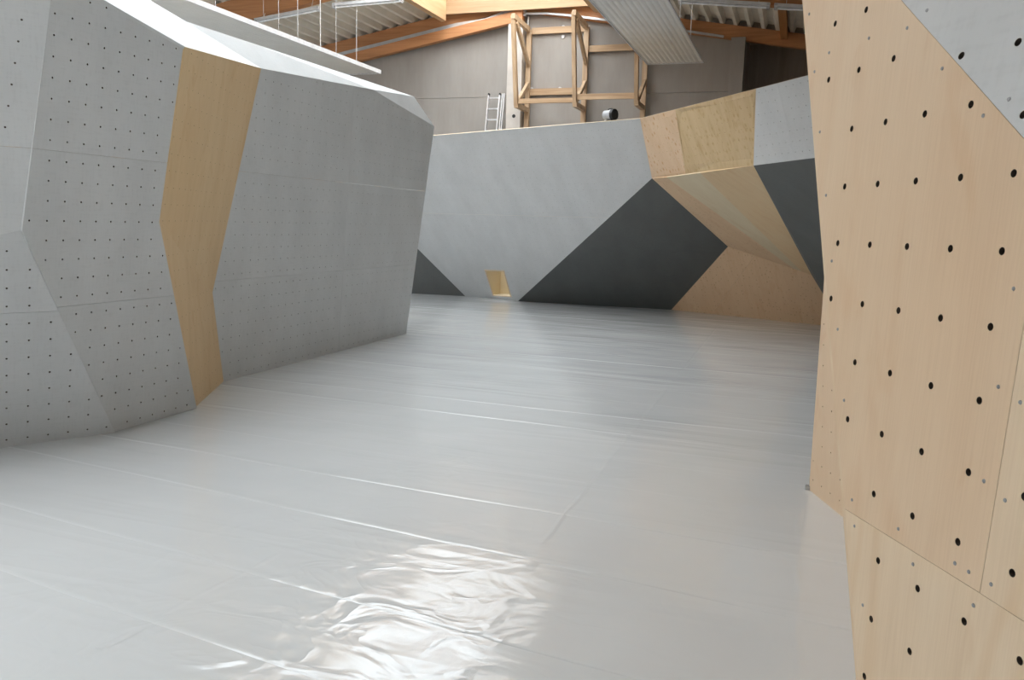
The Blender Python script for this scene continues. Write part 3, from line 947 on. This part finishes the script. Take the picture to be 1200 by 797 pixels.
# ------------------------------------------------------------------ radiant ceiling heaters
def heater(x0, x1, y0, y1, z, ribs, amp, label, wires_r, wires_l, rail):
    t = empty('radiant_heater', ((x0 + x1) / 2, y1, z), label, 'heater', None, 'radiant heater panels under the roof')
    n = ribs
    pts = []
    for i in range(n * 8 + 1):
        pts.append((x0 + 0.02 + (x1 - x0 - 0.04) * i / (n * 8), z + 0.010 - amp * math.cos(i * math.pi / 4)))
    low = pts + [(x, zz + 0.006) for x, zz in reversed(pts)]
    obj('profile_sheet', extrude_profile(low, y0, y1), M['heater'], t, smooth=True)
    for xa, xb in ((x0, x0 + 0.02), (x1 - 0.02, x1)):
        obj('side_rail', box_bm(xa, xb, y0, y1 + 0.01, z - 0.008, z + rail), M['white'], t)
    obj('end_plate', box_bm(x0, x1, y1, y1 + 0.012, z - 0.008, z + rail * 0.5), M['white'], t)
    obj('cover_sheet', box_bm(x0 + 0.02, x1 - 0.02, y0, y1, z + rail * 0.6, z + rail * 0.6 + 0.01), M['heater'], t)
    for xw, ws in ((x1 - 0.01, wires_r), (x0 + 0.01, wires_l)):
        for yw, r in ws:
            top = roof_z(xw) - (0.52 if any(abs(yw - (q + 0.1)) < 0.1 for q in (15.55, 11.1, 6.65, 2.2)) else 0.0)
            obj('hanging_wire', tube_bm((xw, yw, z + rail), (xw, yw, top), r, 6), M['metal'], t)
    return t


heater(-10.15, -9.03, -2.0, 16.6, 5.0, 11, 0.004, 'ribbed grey radiant heater panel hanging above the grey faceted climbing wall',
       [(11.15, 0.005), (12.83, 0.004), (13.42, 0.006), (14.18, 0.010), (14.75, 0.005), (15.55, 0.006), (6.0, 0.005)],
       [(13.9, 0.004), (11.15, 0.004), (6.0, 0.005)], 0.075)
heater(-3.09, -1.98, -2.0, 16.62, 5.0, 12, 0.0042, 'wide ribbed beige radiant heater panel hanging in front of the wooden frames',
       [(13.28, 0.005), (14.6, 0.005), (6.5, 0.005)], [(13.28, 0.004), (6.5, 0.005)], 0.02)

# ------------------------------------------------------------------ fluorescent lamps under the rafter
def lamp(a, b, label):
    a, b = V3(a), V3(b)
    t = empty('strip_lamp', (a + b) / 2, label, 'lamp', None, 'unlit strip lamps under the near rafter')
    obj('housing', beam_bm(a, b, 0.09, 0.05), M['white'], t)
    obj('reflector', beam_bm(a - V3((0, 0, 0.03)), b - V3((0, 0, 0.03)), 0.13, 0.012), M['white'], t)
    d = (b - a).normalized()
    obj('lamp_tube', tube_bm(a + d * 0.06 - V3((0, 0, 0.056)), b - d * 0.06 - V3((0, 0, 0.056)), 0.019, 12), M['tube'], t)
    for e, s_ in ((a, 1), (b, -1)):
        obj('end_cap', beam_bm(e + d * s_ * 0.005 - V3((0, 0, 0.03)), e + d * s_ * 0.055 - V3((0, 0, 0.03)), 0.10, 0.095), M['greyplastic'], t)
        zt = roof_z(e.x) - 0.5
        p_ = e + d * s_ * 0.2
        if zt - e.z > 0.03:
            obj('hanging_wire', tube_bm((p_.x, p_.y, p_.z + 0.02), (p_.x, 15.56, zt + 0.06), 0.006, 6), M['alu'], t)
    return t


lamp((-11.5, 15.47, 6.0), (-9.88, 15.47, 6.17), 'unlit white strip lamp sloping just above the edge of the grey heater panel')
lamp((-9.55, 15.47, 6.21), (-7.94, 15.47, 6.24), 'unlit white strip lamp next to the spruce skylight curb')
lamp((-2.36, 15.47, 5.90), (-0.76, 15.47, 5.72), 'unlit white strip lamp beside the beige heater panel above the dark bay')
lamp((-0.69, 15.47, 5.71), (0.91, 15.47, 5.52), 'unlit strip lamp partly hidden behind the birch climbing wall')

# ------------------------------------------------------------------ cable tray along the gable
tray_pts = [(-12.6, 6.03), (-10.54, 6.385), (-8.6, 6.73), (-7.8, 6.80), (-7.35, 6.94), (-6.95, 6.955)]
t = empty('cable_tray', (-9, 19.75, 6.7), 'grey metal cable tray following the rafter along the concrete gable', 'cable tray')
for a, b_ in zip(tray_pts[:-1], tray_pts[1:]):
    A, B = V3((a[0], 19.79, a[1])), V3((b_[0], 19.79, b_[1]))
    obj('tray_section', beam_bm(A, B + (B - A).normalized() * 0.004, 0.09, 0.11), M['metal'], t)
tube_pts = [(-6.75, 6.93), (-6.2, 6.90), (-5.68, 6.83), (-4.4, 6.62), (-3.0, 6.37), (-1.95, 6.17)]
for a, b_ in zip(tube_pts[:-1], tube_pts[1:]):
    A, B = V3((a[0], 19.80, a[1])), V3((b_[0], 19.80, b_[1]))
    obj('tray_section', beam_bm(A, B + (B - A).normalized() * 0.004, 0.05, 0.045), M['metal'], t)
obj('junction_box', box_bm(-6.95, -6.75, 19.74, 19.84, 6.86, 7.02), M['greyplastic'], t)
obj('drop_pipe', tube_bm((-6.74, 19.94, 6.5), (-6.74, 19.94, 6.9), 0.03, 8), M['metal'], t)

# ------------------------------------------------------------------ timber sub-frame on the gable
tf = empty('timber_frame', (-5.2, 19.8, 0), 'open frame of rough timber posts and braces standing against the concrete gable', 'wooden frame')
YBk = 19.9
for k, x in enumerate((-6.68, -5.21, -3.74)):
    obj('post', beam_bm((x, YBk, 0), (x, YBk, 6.56), 0.12, 0.09, up=(0, 1, 0)), M['timber'], tf)
    obj('front_post', beam_bm((x - 0.02, 18.72, 6.62), (x - 0.01, 19.1, 4.62), 0.09, 0.12, up=(0, 1, 0)), M['timber'], tf)
    obj('top_arm', beam_bm((x, 18.66, 6.60), (x, 19.84, 6.55), 0.09, 0.12), M['timber'], tf)
    obj('bottom_arm', beam_bm((x, 19.05, 4.62), (x, 19.84, 4.62), 0.10, 0.11), M['timber'], tf)
    obj('long_brace', beam_bm((x + 0.02, 18.84, 6.50), (x + 0.02, 19.86, 5.70), 0.07, 0.11), M['timber'], tf)
    obj('short_brace', beam_bm((x + 0.02, 19.86, 5.25), (x + 0.02, 19.14, 4.72), 0.07, 0.10), M['timber'], tf)
obj('rail', beam_bm((-6.62, 19.93, 6.53), (-5.27, 19.93, 6.53), 0.06, 0.15), M['timber_x'], tf)
obj('rail', beam_bm((-6.62, 19.93, 5.06), (-5.27, 19.93, 5.06), 0.06, 0.16), M['timber_x'], tf)
obj('rail', beam_bm((-5.15, 19.93, 6.05), (-3.80, 19.93, 6.05), 0.06, 0.15), M['timber_x'], tf)
obj('rail', beam_bm((-6.63, 19.10, 4.72), (-5.26, 19.10, 4.72), 0.06, 0.11), M['timber_x'], tf)
obj('rail', beam_bm((-5.16, 19.10, 4.79), (-3.79, 19.10, 4.79), 0.06, 0.13), M['timber_x'], tf)

# ------------------------------------------------------------------ ladder
ld = empty('extension_ladder', (-7.6, 19.0, 0), 'silver aluminium ladder leaning on the concrete wall behind the grey wall top', 'ladder')
def lad(x0, x1, yb, yt, z1, nm):
    for x in (x0, x1):
        obj('stile', beam_bm((x, yb, 0.0), (x + 0.04, yt, z1), 0.028, 0.07, up=(0, 1, 0)), M['alu'], ld)
        obj('stile_cap', beam_bm((x + 0.04, yt, z1), (x + 0.041, yt + 0.01, z1 + 0.05), 0.032, 0.075, up=(0, 1, 0)), M['black'], ld)
    n = int((z1 - 0.1) / 0.275)
    for i in range(n):
        z = z1 - 0.06 - 0.275 * i
        f = z / z1
        y = yb + (yt - yb) * f
        obj('rung', beam_bm((x0 + 0.04 * f, y, z), (x1 + 0.04 * f, y, z), 0.035, 0.035), M['alu'], ld)


lad(-7.69, -7.39, 18.9, 19.72, 4.97, 'a')
for dx in (0.05, 0.10):
    obj('stile', beam_bm((-7.39 + dx, 18.97, 0.0), (-7.35 + dx, 19.79, 5.02), 0.022, 0.06, up=(0, 1, 0)), M['alu'], ld)

# ------------------------------------------------------------------ small device on the wall top
DV = V3((-3.215, 14.16, 3.60))
dv = empty('blower', DV, 'small grey device with a round black face on the back wall top', 'blower')
ax = V3((0.89, -0.45, 0)).normalized()
cz = 0.105
bm = bmesh.new()
q = ax.to_track_quat('Z', 'Y').to_matrix().to_4x4()
ctr = DV + V3((0, 0, cz))
prev = None
prof = [(-0.14, 0.06), (-0.13, 0.08), (-0.02, 0.082), (0.0, 0.088), (0.035, 0.094), (0.05, 0.09)]
rings = []
for d, r in prof:
    rings.append([bm.verts.new(q @ V3((r * math.cos(a * math.pi / 10), r * math.sin(a * math.pi / 10), d)) + ctr) for a in range(20)])
for a, b_ in zip(rings[:-1], rings[1:]):
    for i in range(20):
        bm.faces.new((a[i], a[(i + 1) % 20], b_[(i + 1) % 20], b_[i]))
bm.faces.new(rings[0][::-1]); bm.faces.new(rings[-1])
obj('body', bm, M['greyplastic'], dv)
bm = bmesh.new()
bmesh.ops.create_cone(bm, cap_ends=True, segments=24, radius1=0.1, radius2=0.094, depth=0.05, matrix=Matrix.Translation(ctr + ax * 0.065) @ q)
fr = obj('front_ring', bm, M['black'], dv)
for k in range(5):
    obj('guard_bar', beam_bm(ctr + ax * 0.092 + V3((0, 0, -0.06 + 0.03 * k)) - V3((0.05, 0.05, 0)), ctr + ax * 0.092 + V3((0, 0, -0.06 + 0.03 * k)) + V3((0.05, 0.05, 0)), 0.006, 0.006), M['black'], fr)
obj('handle', beam_bm(ctr - ax * 0.06 + V3((0, 0, 0.09)), ctr + ax * 0.02 + V3((0, 0, 0.1)), 0.03, 0.02), M['black'], dv)
for s_ in (-1, 1):
    side = V3((0.69, 0.72, 0)) * 0.06 * s_
    obj('foot', beam_bm(ctr - ax * 0.05 - V3((0, 0, 0.03)), DV - ax * 0.07 + side, 0.018, 0.018), M['white'], dv)
obj('foot_plate', box_bm(DV.x - 0.06, DV.x + 0.06, DV.y - 0.06, DV.y + 0.06, DV.z, DV.z + 0.012), M['black'], dv)
